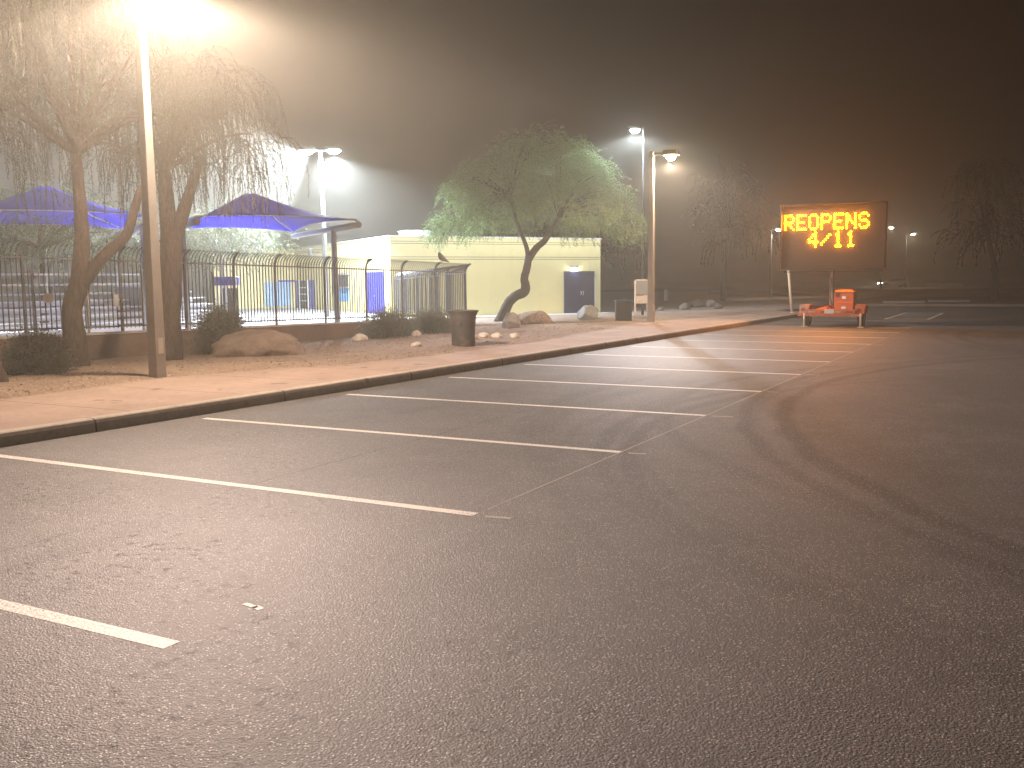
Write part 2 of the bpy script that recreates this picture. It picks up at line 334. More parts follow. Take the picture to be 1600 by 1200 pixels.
# ------------------------------------------------------------------ lamps
def light(name, loc, power, color, parent=None, radius=.12, kind='POINT', **kw):
    d = bpy.data.lights.new(name, kind); d.energy = power; d.color = color; d.shadow_soft_size = radius
    for a, b in kw.items(): setattr(d, a, b)
    o = bpy.data.objects.new(name, d); COL.objects.link(o); o.location = loc
    if parent: o.parent = parent
    return o
def optic(o, back=1., cut=0.):
    """full cut-off street optic: most light thrown out at 60 to 72 degrees, little to the house side, hardly any upward"""
    d = o.data; d.use_nodes = True; t = d.node_tree; n = t.nodes; e = n['Emission']
    tc = n.new('ShaderNodeTexCoord'); sx = n.new('ShaderNodeSeparateXYZ'); t.links.new(tc.outputs['Normal'], sx.inputs[0])
    a = n.new('ShaderNodeMath'); a.operation = 'MULTIPLY_ADD'; t.links.new(sx.outputs[2], a.inputs[0]); a.inputs[1].default_value = -.5; a.inputs[2].default_value = .5
    r = n.new('ShaderNodeValToRGB'); el = r.color_ramp.elements; t.links.new(a.outputs[0], r.inputs[0])
    st = ((0, .02), (.5, .03), (.56, .08), (.61, .35), (.66, 1), (.72, .80), (.80, .36), (.90, .17), (1, .12))
    while len(el) < len(st): el.new(.5)
    for k, (p, c) in enumerate(st): el[k].position = p + (cut if .5 < p < .7 else 0); el[k].color = (c, c, c, 1)
    m = n.new('ShaderNodeMapRange'); t.links.new(sx.outputs[0], m.inputs[0]); m.inputs[1].default_value = -.6; m.inputs[2].default_value = .2; m.inputs[3].default_value = back; m.inputs[4].default_value = 1
    q = n.new('ShaderNodeMath'); q.operation = 'MULTIPLY'; t.links.new(r.outputs[0], q.inputs[0]); t.links.new(m.outputs[0], q.inputs[1]); t.links.new(q.outputs[0], e.inputs['Strength'])
def street_lamp(loc, h, w0, w1, power, label, back):
    r = empty('street_lamp', loc, 0, label, 'street lamp', 'square pole street lamps along the sidewalk')
    MB().tube([(0, 0, -.1), (0, 0, .5), (0, 0, h)], [w0 * .7071, w0 * .69, w1 * .7071], 4, True, False, math.pi / 4).build('pole', M['pole'], r, .012)
    MB().box((w0 / 2 - .004, -.05, .42), (w0 / 2 + .008, .05, .66)).build('access_cover', M['cap'], r, .004)
    MB().box((w1 / 2 - .02, -.03, h - .14), (.42, .03, h - .06)).build('arm', M['housing'], r)
    hd = MB().add([(.40, -.17, h - .19), (.98, -.15, h - .19), (.98, .15, h - .19), (.40, .17, h - .19), (.44, -.13, h), (.9, -.1, h - .03), (.9, .1, h - .03), (.44, .13, h)],
                  ((4, 5, 6, 7), (0, 1, 5, 4), (1, 2, 6, 5), (2, 3, 7, 6), (3, 0, 4, 7), (0, 3, 2, 1))).build('lamp_head', M['housing'], r, .01)
    MB().lathe([(.001, -.16), (.09, -.135), (.15, -.06), (.165, .0)], (.69, 0, h - .192), 20).build('lens', M['warm_lens'], hd)
    l = light('lamp_light', (.69, 0, h - .45), power, WARM, r, .07); optic(l, back)
    return r
street_lamp((-12.26, 10.8, .12), 6.22, .20, .115, P_NEAR, 'tall square street lamp post with base near the sidewalk, closest and largest', .15)
street_lamp((-11.69, 32.06, .10), 5.93, .21, .15, P_FAR, 'pale square street lamp post with warm light beside the dark square trash can', .8)
# tall cool light behind
r = empty('tall_light_pole', (-15.05, 40.2, -.15), 0, 'thin tall pole with cool white light behind the pale street lamp', 'light pole')
MB().tube([(0, 0, 0), (0, 0, 8.35)], [.06, .04], 10).build('pole', M['dark'], r)
MB().tube([(0, 0, 8.3), (-.3, -.05, 8.33)], .03, 8).build('arm', M['housing'], r)
hd = MB().box((-.6, -.25, 8.25), (-.12, .1, 8.37)).build('lamp_head', M['housing'], r, .02)
MB().lathe([(.001, -.12), (.12, -.10), (.2, 0)], (-.36, -.07, 8.245), 16).build('lens', M['cool_lens'], hd)
l = light('lamp_light', (-.36, -.07, 8.0), P_TALL, COOL, r, .08); optic(l, 1.5)
# flood mast behind the fence
r = empty('floodlight_mast', (-28.33, 34.8, .07), 0, 'thin grey mast with two bright white floodlights behind the blue shade sail', 'floodlight mast')
MB().tube([(0, 0, 0), (-.02, 0, 3.6), (-.08, 0, 7.45)], [.115, .10, .08], 12).build('mast', M['galv'], r)
tdir = Vector((.88, .47, 0))
MB().tube([tdir * -.52 + Vector((-.08, 0, 7.47)), tdir * .52 + Vector((-.08, 0, 7.47))], .04, 8).build('crossbar', M['galv'], r)
MB().tube([(-.03, 0, 6.2), (.06, .04, 6.2), (.06, .04, 5.7)], .045, 8).box((-.13, -.13, 6.45), (.06, .13, 6.95)).build('ballast_box', M['galv'], r)
for sg in (-1, 1):
    c = tdir * (.60 * sg) + Vector((-.08, 0, 7.5))
    hd = MB().box((-.34, -.3, -.03), (.34, .3, .11), Matrix.Translation(c) @ Matrix.Rotation(YAW, 4, 'Z')).build('floodlight', M['housing'], r, .015)
    MB().lathe([(.001, -.16), (.16, -.13), (.26, -.04), (.28, 0)], (c.x, c.y, c.z - .03), 16).build('lens', M['cool_lens'], hd)
    l = light('flood_lamp', (c.x, c.y, c.z - .32), P_FLOOD * (1 if sg < 0 else .30), COOL, r, .09, 'SPOT', spot_size=R(78 if sg < 0 else 163), spot_blend=.5 if sg < 0 else .35)
    aim = Vector((-2.0, -18.0, -6.6)) if sg < 0 else Vector((0, .3, -7)); l.rotation_euler = aim.to_track_quat('-Z', 'Y').to_euler()
cm = MB().tube([(-.03, 0, 2.90), (-.40, -.22, 2.93), (-.55, -.30, 2.95)], .03, 8).build('camera_arm', M['iron'], r)
MB().tube([(-.55, -.30, 3.12), (-.60, -.33, 2.80)], [.10, .08], 10).build('security_camera', M['iron'], cm)
def far_lamp(x, y, z, h, s, lab, pw, dx=.6):
    r = empty('far_lamp', (x - dx, y, z), 0, lab, 'street lamp', 'small street lamps far beyond the lot')
    MB().tube([(0, 0, 0), (0, 0, h)], [.11, .06], 8).build('pole', M['dark'], r)
    MB().tube([(0, 0, h - .05), (dx, 0, h + .02)], .035, 6).build('arm', M['housing'], r)
    MB().box((dx - .3, -.14, h - .03), (dx + .3, .14, h + .1)).build('lamp_head', M['housing'], r, .02)
    MB().lathe([(.001, -.16), (.15, -.12), (.24, -.02)], (dx, 0, h - .03), 14).build('lens', M['white_lens'], r)
    light('lamp_light', (dx, 0, h - .4), pw, (1, .85, .66), r, .15)
far_lamp(-18.7, 82, -.1, 5.8, 1, 'far street lamp just left of the message board with visible pole', 200)
far_lamp(-15.6, 129.4, 0, 7.8, 1, 'far street lamp just right of the message board above the white car', 300, 1.0)
far_lamp(-16.4, 163.3, 0, 8.3, 1, 'faintest small far street lamp, right of the white car', 500, 1.0)

# ------------------------------------------------------------------ pool fence on its low wall
def fz(y): return .73 - .0153 * (y - 12.8)          # bottom rail height
FX = -18.2
w = empty('low_wall', (FX, 18.5, 0), 0, 'long low brown block wall under the curved top fence', 'wall')
mb = MB(); y0, y1 = 5., 30.42
mb.add([(-.1, y0 - 18.5, -.3), (.1, y0 - 18.5, -.3), (.1, y1 - 18.5, -.3), (-.1, y1 - 18.5, -.3), (-.1, y0 - 18.5, fz(y0) - .17), (.1, y0 - 18.5, fz(y0) - .17), (.1, y1 - 18.5, fz(y1) - .17), (-.1, y1 - 18.5, fz(y1) - .17)],
       ((0, 3, 2, 1), (4, 5, 6, 7), (0, 1, 5, 4), (1, 2, 6, 5), (2, 3, 7, 6), (3, 0, 4, 7))).build('wall_body', M['block'], w)
mb = MB(); mb.add([(-.12, y0 - 18.5, fz(y0) - .167), (.12, y0 - 18.5, fz(y0) - .167), (.12, y1 - 18.5, fz(y1) - .167), (-.12, y1 - 18.5, fz(y1) - .167), (-.12, y0 - 18.5, fz(y0) - .12), (.12, y0 - 18.5, fz(y0) - .12), (.12, y1 - 18.5, fz(y1) - .12), (-.12, y1 - 18.5, fz(y1) - .12)],
       ((0, 3, 2, 1), (4, 5, 6, 7), (0, 1, 5, 4), (1, 2, 6, 5), (2, 3, 7, 6), (3, 0, 4, 7))).build('coping', M['deck'], w)
def fence_run(A, B, zfun, posts, sp, out, name, label, base_drop=.13, pw=.02):
    A = Vector((*A, 0)); B = Vector((*B, 0)); L = (B - A).length; d = (B - A) / L; out = Vector((*out, 0)).normalized()
    r = empty(name, A, 0, label, 'fence'); H = 1.48
    def P(s, z, o=0.): q = d * s + out * o; return (q.x, q.y, z)
    def curve(s, rad_off=0):
        z = zfun(s) + H; pts = [P(s, zfun(s) - .04), P(s, z)]
        for k in range(1, 6): a = k / 5 * 1.25; pts.append(P(s, z + .34 * math.sin(a) * .98, .34 * (1 - math.cos(a))))
        return pts
    for h in (0, H):
        MB().tube([P(0, zfun(0) + h), P(L, zfun(L) + h)], .026, 4, True, False, math.pi / 4).build('rail', M['iron'], r)
    for a, b in zip(posts, posts[1:]):
        mb = MB(); nn = max(1, round((b - a) / sp))
        for i in range(1, nn): mb.tube(curve(a + (b - a) * i / nn), pw * .7, 4, True, False, math.pi / 4)
        mb.build('picket_panel', M['iron'], r)
    for s in posts:
        if 0 <= s <= L + .01:
            pts = curve(s); pts[0] = P(s, zfun(s) - base_drop - .04); MB().tube(pts, .036, 4, True, False, math.pi / 4).build('post', M['iron'], r)
    return r
Ys = [5.5, 7.9, 10.3, 12.7, 15.1, 17.0, 18.65, 20.2, 22.3, 24.3, 26.25, 28.25, 30.3]
fence_run((FX, 5.), (FX, 30.3), lambda s: fz(5 + s), [y - 5 for y in Ys], .118, (1, 0), 'metal_fence', 'long dark picket fence with curved tops on the low brown wall')
fence_run((FX - .12, 30.42), (-26.25, 37.2), lambda s: .46 - .02 * s, [0, 2.1, 4.2, 6.4, 8.5, 10.55], .2, (.65, .76), 'metal_fence', 'dense end run of picket fence from the corner post back to the building', .5, .028)
for (ya, yb, za, zb, lab) in ((13.12, 13.34, 1.27, 1.47, 'wide white notice on the fence left of the forked trunk'), (14.88, 15.0, 1.14, 1.42, 'narrow white notice on the fence right of the forked trunk')):
    tag(MB().box((FX + .03, ya, za), (FX + .04, yb, zb)).build('notice_sign', M['white'], None, .003), lab, 'sign', 'white notices on the fence')

# bird on the fence
bl = MB(); 
bl.tube([(0, -.30, .03), (0, -.2, .07), (0, -.08, .13), (0, .02, .20), (0, .06, .27), (0, .075, .33), (0, .09, .37)], [.012, .035, .085, .10, .075, .055, .02], 10)
bl.tube([(0, .10, .33), (0, .16, .315)], [.018, .003], 6).tube([(.03, 0, .12), (.03, .01, -.02)], .008, 5).tube([(-.03, 0, .12), (-.03, .01, -.02)], .008, 5)
b = bl.build('bird', M['feather']); b.location = (FX + .22, 28.35, 2.27); b.rotation_euler.z = R(150)
tag(b, 'small brown bird perched on top of the fence near its corner', 'bird')

# ------------------------------------------------------------------ pool deck side
D1 = Vector((.568, .823, 0)).normalized(); D2 = Vector((-.823, .568, 0)).normalized(); P0 = Vector((-20.63, 45.79, 0))
CN = P0 - D1 * 10.33; E2 = CN + D2 * 17.24
struct(MB().prism([(-18.32, 5), (-18.32, 30.35), (CN.x + .05, CN.y - .05), (E2.x, E2.y - .1), (-75, 56), (-75, 5)], -.3, .07), 'pool_deck', M['deck'])
# building apron path
a = CN + Vector((.05, -.05, 0)); nrm = Vector((D1.y, -D1.x, 0)); b = P0 + D1 * 1.6
struct(MB().prism([(a.x, a.y), (a.x + nrm.x * 1.1, a.y + nrm.y * 1.1), (b.x + nrm.x * 1.6 + D1.x * 14, b.y + nrm.y * 1.6 + D1.y * 14), (b.x + D1.x * 14, b.y + D1.y * 14)], -.4, -.07), 'path', M['deck'])

r = empty('pool_building', (0, 0, 0), 0, 'low pale yellow stucco building with flat parapet roof and blue doors', 'building')
FR = Matrix(((D1.x, D2.x, 0, P0.x), (D1.y, D2.y, 0, P0.y), (0, 0, 1, 0), (0, 0, 0, 1)))   # local x along the front, y back from the front
ZB, ZT = -.3, 3.73
poly = [CN, P0 + D1 * 1.30, P0 + D1 * 1.30 + D2 * 19.5, E2 + D2 * 2.3 - D1 * 0, E2 + D2 * 2.3 - D1 * 3.0, E2 - D1 * 3.0, E2]
MB().prism([(p.x, p.y) for p in poly], ZB, ZT).build('wall', M['stucco'], r)
poly = [E2 - D1 * 3.01, E2 + D2 * 2 - D1 * 3.01, E2 + D2 * 2 - D1 * 5.0, E2 - D1 * 5.0]
MB().prism([(p.x, p.y) for p in poly], ZB, 3.22).build('wall', M['stucco'], r)
def fbox(lo, hi, name, m, parent=None, bevel=0): return MB().box(lo, hi, FR).build(name, M[m], parent or r, bevel)
LW = -10.33; RW = 1.30
# parapet cap proud of the walls
fbox((LW - .05, -.05, ZT), (RW + .05, .28, ZT + .07), 'parapet_cap', 'cap'); fbox((LW - .05, .285, ZT), (LW + .28, 17.2, ZT + .07), 'parapet_cap', 'cap')
for z in (3.52, 3.42, 2.79, 2.68):                   # dark reveal lines round the walls
    fbox((LW - .006, -.006, z), (RW + .006, .02, z + .028), 'reveal_line', 'groove'); fbox((LW - .006, .024, z), (LW + .02, 17.2, z + .028), 'reveal_line', 'groove')
for z in (3.52, 3.42): fbox((LW - 3.0, 17.234, z), (LW - .01, 17.26, z + .028), 'reveal_line', 'groove')
# double door on the front
dr = fbox((-.86, -.05, -.12), (.90, .03, 2.02), 'double_door', 'dark_door')
fbox((-.93, -.07, -.12), (-.862, .03, 2.09), 'frame', 'dark_door', dr); fbox((.902, -.07, -.12), (.97, .03, 2.09), 'frame', 'cap', dr); fbox((-.86, -.07, 2.022), (.90, .03, 2.09), 'frame', 'dark_door', dr)
fbox((.012, -.06, -.1), (.022, -.045, 2.0), 'leaf_joint', 'dark', dr)
for x in (.05, .18): MB().tube([FR @ Vector((x, -.06, .86)), FR @ Vector((x, -.12, .90)), FR @ Vector((x, -.12, 1.02)), FR @ Vector((x, -.06, 1.05))], .018, 6).build('handle', M['chrome'], dr)
for z in (.3, 1.1, 1.8): fbox((.93, -.10, z), (.98, -.07, z + .12), 'hinge', 'chrome', dr)
wlp = fbox((-.52, -.16, 2.28), (-.12, -.005, 2.36), 'wall_light', 'housing', None, .02)
MB().box((-.44, -.13, 2.245), (-.20, -.03, 2.278), FR).build('lens', M['door_lens'], wlp)
l = light('door_light', FR @ Vector((-.32, -.16, 2.16)), P_DOOR, (.86, .95, 1), r, .05)
# left face: y is s along the face
def lface(s0, s1, z0, z1, name, m, parent=None, pr=.04): return fbox((LW - pr, s0, z0), (LW + .02, s1, z1), name, m, parent)
d = lface(.93, 3.50, -.12, 2.12, 'blue_door', 'blue_door'); lface(.86, .928, -.12, 2.19, 'frame', 'blue_door', d, .06); lface(3.502, 3.57, -.12, 2.19, 'frame', 'blue_door', d, .06)
lface(2.1, 2.35, .92, .99, 'handle', 'chrome', d, .07)
d = lface(6.5, 9.0, 1.40, 2.03, 'service_window', 'dark'); lface(6.35, 9.2, 2.032, 2.12, 'frame', 'grey', d, .10); lface(6.35, 9.2, 1.33, 1.398, 'sill', 'grey', d, .14)
lface(6.5, 8.5, .63, 1.32, 'poster', 'poster', None, .025)
d = lface(13.2, 16.9, -.12, 1.76, 'glazed_door', 'dark')
for a, b, m in ((13.0, 14.1, 'blue_door'), (14.3, 14.5, 'white'), (16.3, 16.6, 'white'), (16.62, 17.2, 'blue_door')): lface(a, b, -.12, 1.78, 'door_frame', m, d, .07)
for z in (.5, .9, 1.3): lface(14.52, 16.28, z, z + .06, 'glazing_bar', 'white', d, .06)
fbox((LW - 2.0, 17.18, .19), (LW - .38, 17.235, 1.70), 'notice_panel', 'notice'); fbox((LW - 1.15, 17.12, 1.705), (LW - .06, 17.235, 1.80), 'panel_header', 'blue_door')
# roof top unit
t = empty('rooftop_unit', FR @ Vector((-8.0, 3.1, ZT)), math.atan2(D1.y, D1.x), 'pale grey rooftop air unit on the yellow building parapet roof', 'air unit')
MB().box((-.5, -.4, 0), (1.0, .6, .42)).build('casing', M['galv'], t, .02); MB().box((-.55, -.45, .421), (1.05, .65, .47)).build('lid', M['galv'], t, .01)
MB().lathe([(.02, .52), (.3, .5), (.33, .471)], (.3, .1, 0), 18).build('fan_guard', M['grey'], t)

# shade canopies over the deck
def canopy(B, A, ext, peak, post_t, label, post_to=0.07):
    B = Vector(B); A = Vector(A); e = (A - B); eL = e.length; e.normalize(); g = -D1 * ext
    r = empty('shade_sail', (0, 0, 0), 0, label, 'shade sail', 'blue shade sails by the pool')
    up = Vector((0, 0, .16)); c = [B + up, A + up, A + g + up, B + g + up]
    ridge = [(B + A) / 2 - D1 * (ext * .46) + Vector((0, 0, peak)), (B + A) / 2 - D1 * (ext * .54) + Vector((0, 0, peak))]
    def patch(p, q, r0, r1, sag, n=8):
        mb = MB(); vs = []
        for i in range(n + 1):
            u = i / n; lo = p.lerp(q, u); hi = r0.lerp(r1, u); s = 4 * u * (1 - u)
            inward = ((hi - lo) * .10 * s)
            for j in range(n + 1):
                v = j / n; w = lo.lerp(hi, v) + inward * (1 - v); w.z -= sag * 4 * v * (1 - v) * .5; vs.append(w)
        k = n + 1
        return mb.add(vs, [(i * k + j, (i + 1) * k + j, (i + 1) * k + j + 1, i * k + j + 1) for i in range(n) for j in range(n)], True), [p.lerp(q, i / n) + (r0.lerp(r1, i / n) - p.lerp(q, i / n)) * .10 * 4 * (i / n) * (1 - i / n) for i in range(n + 1)]
    fab = None
    for p, q, a, b in ((c[3], c[0], ridge[1], ridge[0]), (c[0], c[1], ridge[0], ridge[0]), (c[1], c[2], ridge[0], ridge[1]), (c[2], c[3], ridge[1], ridge[1])):
        mb, hem = patch(p, q, a, b, .25)
        o = mb.build('fabric_panel', M['sail'], r); sm = o.modifiers.new('thick', 'SOLIDIFY'); sm.thickness = .008
        MB().tube(hem, .018, 6).build('hem', M['galv'], o)
    for a, b in ((c[0], ridge[0]), (c[1], ridge[0]), (c[2], ridge[1]), (c[3], ridge[1])):
        MB().tube([a - Vector((0, 0, .03)), a.lerp(b, .5) - Vector((0, 0, .2)), b - Vector((0, 0, .03))], .02, 6).build('hip_strap', M['galv'], r)
    for k, off in enumerate((Vector((0, 0, 0)), g)):
        MB().tube([B + off - e * .22, A + off + e * .22], .095, 12).build('cross_beam', M['steel'], r)
        for q in (B + off, A + off): MB().tube([q + Vector((0, 0, .02)), q + Vector((0, 0, .17))], .035, 6).build('bracket', M['galv'], r)
        f = B + off + e * (eL * post_t)
        MB().tube([(f.x, f.y, -.1), (f.x - post_to, f.y, f.z)], [.10, .085], 14).build('post', M['steel'], r)
    return r
canopy((-17.75, 23.3, 3.33), (-23.7, 27.4, 3.33), 4.6, 1.15, .30, 'blue fabric shade sail on a grey T post in front of the yellow building')
q = D1 * 5.7
canopy((-17.75 - q.x, 23.3 - q.y, 3.33), (-23.7 - q.x, 27.4 - q.y, 3.33), 5.0, 1.15, .30, 'blue fabric shade sail mostly hidden behind the forked trunk')

# bleachers and rail posts
bz = empty('bleachers', (-24.5, 18, .07), 0, 'long pale metal bleacher seating behind the fence and left trunks', 'bleachers')
for i in range(5):
    MB().box((-.35 - i * .62, -7.6, .38 + i * .22), (-.05 - i * .62, 7.6, .42 + i * .22)).build('seat_plank', M['alum'], bz, .005)
    MB().box((-.05 - i * .62, -7.6, .12 + i * .2), (-.02 - i * .62, 7.6, .28 + i * .2)).build('riser_plank', M['alum'], bz, .005)
    MB().box((-.62 - i * .62, -7.6, .16 + i * .22), (-.36 - i * .62, 7.6, .19 + i * .22)).build('foot_plank', M['alum'], bz, .005)
for y in [-7.4 + k * 2.46 for k in range(7)]:
    MB().box((-3.3, y - .03, 0), (-3.24, y + .03, 2.2)).box((-3.24, y - .025, .02), (-.05, y + .025, .07)).build('support_frame', M['galv'], bz)
for z in (1.55, 1.88): MB().box((-3.23, -7.6, z), (-3.2, 7.6, z + .06)).build('back_rail', M['alum'], bz)
for i, (x, y, h) in enumerate(((-19.6, 13.9, 1.94), (-19.6, 15.3, 1.81), (-19.6, 16.9, 1.97), (-19.6, 19.3, 1.89))):
    p = MB().tube([(0, 0, 0), (0, 0, h - .07)], .035, 8).lathe([(.045, h - .07), (.045, h - .03), (.001, h - .02)]).lathe([(.08, .0), (.08, .02), (.03, .03)]).build('rail_post', M['white']); p.location = (x, y, .07)
    tag(p, ['white rail post behind the fence, leftmost of four', 'white rail post hidden partly by the forked trunk', 'white rail post just left of the big lamp pole', 'white rail post left of the grey round bush'][i], 'post', 'white posts behind the fence')
t = empty('pool_shelter', (-24.4, 24.6, .07), YAW, 'small blue topped shelter with pale legs behind the fence', 'shelter')
MB().box((-.3, -.3, 1.5), (.35, .5, 1.80)).build('roof', M['blue_door'], t, .02)
for x in (-.26, .05): 
    for y in (-.26, .4): MB().box((x, y, 0), (x + .06, y + .06, 1.5)).build('leg', M['white'], t)
MB().box((-.2, .3, .3), (.3, .36, 1.4)).build('back_panel', M['dark'], t)
t = empty('equipment_box', (-26.2, 22.8, .07), YAW, 'grey equipment cabinet standing behind the bleachers and fence', 'cabinet')
MB().box((-.9, -.4, 0), (.9, .4, 1.45)).build('casing', M['grey'], t, .02); MB().box((-.95, -.45, 1.451), (.95, .45, 1.5)).build('lid', M['galv'], t, .01)

# ------------------------------------------------------------------ trees
def leaf_quad(vs, fs, p, d, L, wd):
    sdir = d.cross(Vector((rnd.uniform(-1, 1), rnd.uniform(-1, 1), rnd.uniform(-1, 1))))
    if sdir.length < 1e-4: return
    sdir.normalize(); b = len(vs); e = p + d * L; m = p + d * (L * .5)
    vs += [p, m + sdir * wd, e, m - sdir * wd]; fs.append((b, b + 1, b + 2, b + 3))
def weeping_crown(anchors, m, parent, strands, leaf=(.055, .006), hang=(.5, 1.7), step=.045):
    vs = []; fs = []; tw = MB()
    for (c, rad) in anchors:
        c = Vector(c)
        for _ in range(strands):
            a = rnd.uniform(0, 2 * math.pi); q = math.sqrt(rnd.random()) * rad
            p = c + Vector((math.cos(a) * q, math.sin(a) * q, rnd.uniform(-.25, .35) * rad))
            d = Vector((math.cos(a), math.sin(a), 0)) * rnd.uniform(.1, .8) + Vector((0, 0, rnd.uniform(-.1, .5)))
            L = rnd.uniform(*hang); n = int(L / step); pts = [p.copy()]
            for i in range(n):
                d = (d + Vector((rnd.gauss(0, .05), rnd.gauss(0, .05), -.16))).normalized(); p = p + d * step
                for s in range(2):
                    ld = (d + Vector((rnd.uniform(-.7, .7), rnd.uniform(-.7, .7), rnd.uniform(-.6, .2)))).normalized()
                    leaf_quad(vs, fs, p, ld, leaf[0] * rnd.uniform(.6, 1.5), leaf[1] * rnd.uniform(.7, 1.4))
                if i % 4 == 3: pts.append(p.copy())
            if len(pts) > 1: tw.tube(pts, .0035, 3, False, False)
    mb = MB(); mb.v = [tuple(v) for v in vs]; mb.f = fs; mb.sm = [False] * len(fs); mb.add(tw.v, tw.f)
    return mb.build('crown', m, parent)
def limb(mb, pts, rad, n=10, jit=.05):
    P = [Vector(p) for p in pts]; out = []; rr = []
    for i in range(len(P) - 1):
        p0 = P[max(i - 1, 0)]; p1 = P[i]; p2 = P[i + 1]; p3 = P[min(i + 2, len(P) - 1)]
        for k in range(4):
            t = k / 4; out.append(.5 * ((2 * p1) + (p2 - p0) * t + (2 * p0 - 5 * p1 + 4 * p2 - p3) * t * t + (3 * p1 - p0 - 3 * p2 + p3) * t ** 3)); rr.append(rad[i] + (rad[i + 1] - rad[i]) * t)
    out.append(P[-1]); rr.append(rad[-1]); mb.tube(out, rr, n, True, True, 0, jit)
def tree(name, label, wood, leafm, limbs, anchors, strands, trunk_n=2, group=None, **kw):
    b = limbs[0][0][0]; r = empty(name, b, 0, label, 'tree', group); b = Vector(b)
    L = [([Vector(p) - b for p in pts], rad) for pts, rad in limbs]
    mb = MB()
    for pts, rad in L[:trunk_n]: limb(mb, pts, rad, 12)
    mb.build('trunk', wood, r)
    if L[trunk_n:]:
        mb = MB()
        for pts, rad in L[trunk_n:]: limb(mb, pts, rad, 7)
        mb.build('branches', wood, r)
    weeping_crown([(Vector(c) - b, q) for c, q in anchors], leafm, r, strands, **kw); return r
def rings(c, rx, z0, z1, n, s=1., seed=1):
    g = random.Random(seed); out = []
    for i in range(n):
        a = g.uniform(0, 6.283); v = g.random(); q = math.sqrt(g.uniform(.08, 1)) * rx * math.sqrt(max(.1, 1 - (v * .9) ** 2.2))
        out.append(((c[0] + math.cos(a) * q, c[1] + math.sin(a) * q, z0 + (z1 - z0) * v), s * g.uniform(.6, 1.2)))
    return out
def spokes(top, anchors, r0, k=3):
    top = Vector(top); out = []
    for c, q in anchors[::k]:
        c = Vector(c); m = top.lerp(c, .5) + Vector((rnd.uniform(-.2, .2), rnd.uniform(-.2, .2), .25)); out.append(([top, m, c], [r0, r0 * .6, r0 * .2]))
    return out
an = rings((-16.2, 12.5), 2.7, 4.3, 7.6, 70, .55, 3) + [((-14.9, 11.2, 5.0), .5), ((-15.3, 11.0, 5.6), .5), ((-14.3, 11.4, 6.9), .35), ((-14.6, 11.6, 6.6), .3)]
tree('mesquite_tree', 'weeping tree with forked leaning trunk left of the big lamp pole', M['bark'], M['leaf'],
     [([(-15.97, 12.13, .0), (-16.02, 12.17, .73), (-16.07, 12.2, 1.22), (-15.99, 12.29, 1.58), (-15.95, 12.35, 1.94), (-15.97, 12.43, 2.67), (-16.03, 12.47, 3.2), (-16.1, 12.5, 4.2)], [.26, .20, .185, .18, .17, .13, .12, .09]),
      ([(-15.97, 12.33, 1.6), (-15.6, 12.57, 2.16), (-15.25, 12.81, 2.54), (-15.15, 12.89, 2.84), (-14.95, 13.0, 3.5)], [.14, .115, .10, .09, .06])] + spokes((-16.1, 12.5, 4.1), an, .06), an, 21, 2, 'shade trees on the verge')
an = rings((-15.6, 14.75), 1.75, 4.0, 6.2, 46, .45, 5) + [((-14.7, 15.2, 4.4), .4), ((-14.5, 15.4, 4.0), .35)]
tree('mesquite_tree', 'weeping tree with thick straight trunk right of the big lamp pole', M['bark'], M['leaf'],
     [([(-15.77, 14.17, .0), (-15.78, 14.26, .8), (-15.79, 14.35, 1.69), (-15.81, 14.44, 2.48), (-15.9, 14.47, 3.15), (-16.0, 14.5, 4.4)], [.33, .25, .235, .22, .17, .1]),
      ([(-15.81, 14.44, 2.4), (-15.6, 14.65, 3.2), (-15.3, 14.9, 4.3)], [.17, .13, .07])] + spokes((-15.9, 14.5, 4.0), an, .06), an, 20, 2, 'shade trees on the verge')
an = rings((-14.4, 8.6), 1.7, 5.2, 7.2, 26, .5, 8)
tree('mesquite_tree', 'dark tree trunk at the left edge of the photo in front of the bush', M['bark'], M['leaf'],
     [([(-13.92, 9.2, -.02), (-13.98, 9.05, .7), (-14.1, 8.85, 1.8), (-14.3, 8.7, 3.2), (-14.4, 8.6, 5.2)], [.2, .15, .13, .12, .08])] + spokes((-14.4, 8.6, 5.0), an, .05), an, 26, 1, 'shade trees on the verge')
# trees behind the pool
for i, (x, y, lab, sd) in enumerate(((-29.0, 20.9, 'green tree behind the bleachers under the left shade sail', 11), (-30.5, 30.5, 'dim olive tree behind the bleachers and thick trunk', 12))):
    an = rings((x, y), 3.0, 2.7, 4.6, 46, .7, sd)
    tree('pool_tree', lab, M['bark'], M['bleaf'], [([(x, y, .0), (x + .1, y, 1.2), (x, y + .1, 3)], [.16, .13, .08])] + spokes((x, y, 2.8), an, .04), an, 22, 1, 'trees behind the pool', leaf=(.10, .016), hang=(.4, 1.2), step=.08)
# palo verde in front of the building
r = empty('palo_verde_tree', (-19.0, 34.65, -.03), 0, 'spreading green tree with crooked dark trunk before the yellow wall', 'tree'); B0 = Vector((-19.0, 34.65, -.03))
T = [(-19.12, 34.58, -.1), (-19.0, 34.70, .35), (-18.85, 34.82, .75), (-18.6, 34.98, 1.02), (-18.32, 35.16, 1.17), (-18.27, 35.19, 1.42), (-18.33, 35.22, 1.75), (-18.24, 35.32, 2.25), (-18.2, 35.38, 2.65)]
mb = MB(); limb(mb, [Vector(p) - B0 for p in T], [.30, .22, .20, .20, .21, .185, .165, .155, .15], 14)
limb(mb, [Vector(p) - B0 for p in [(-18.2, 35.38, 2.5), (-17.95, 35.55, 2.95), (-17.6, 35.8, 3.35), (-17.2, 36.1, 4.2)]], [.145, .14, .12, .07], 12)
limb(mb, [Vector(p) - B0 for p in [(-18.2, 35.38, 2.5), (-18.32, 35.38, 3.05), (-18.6, 35.2, 3.9), (-18.9, 35.1, 5.0)]], [.12, .09, .08, .05], 10)
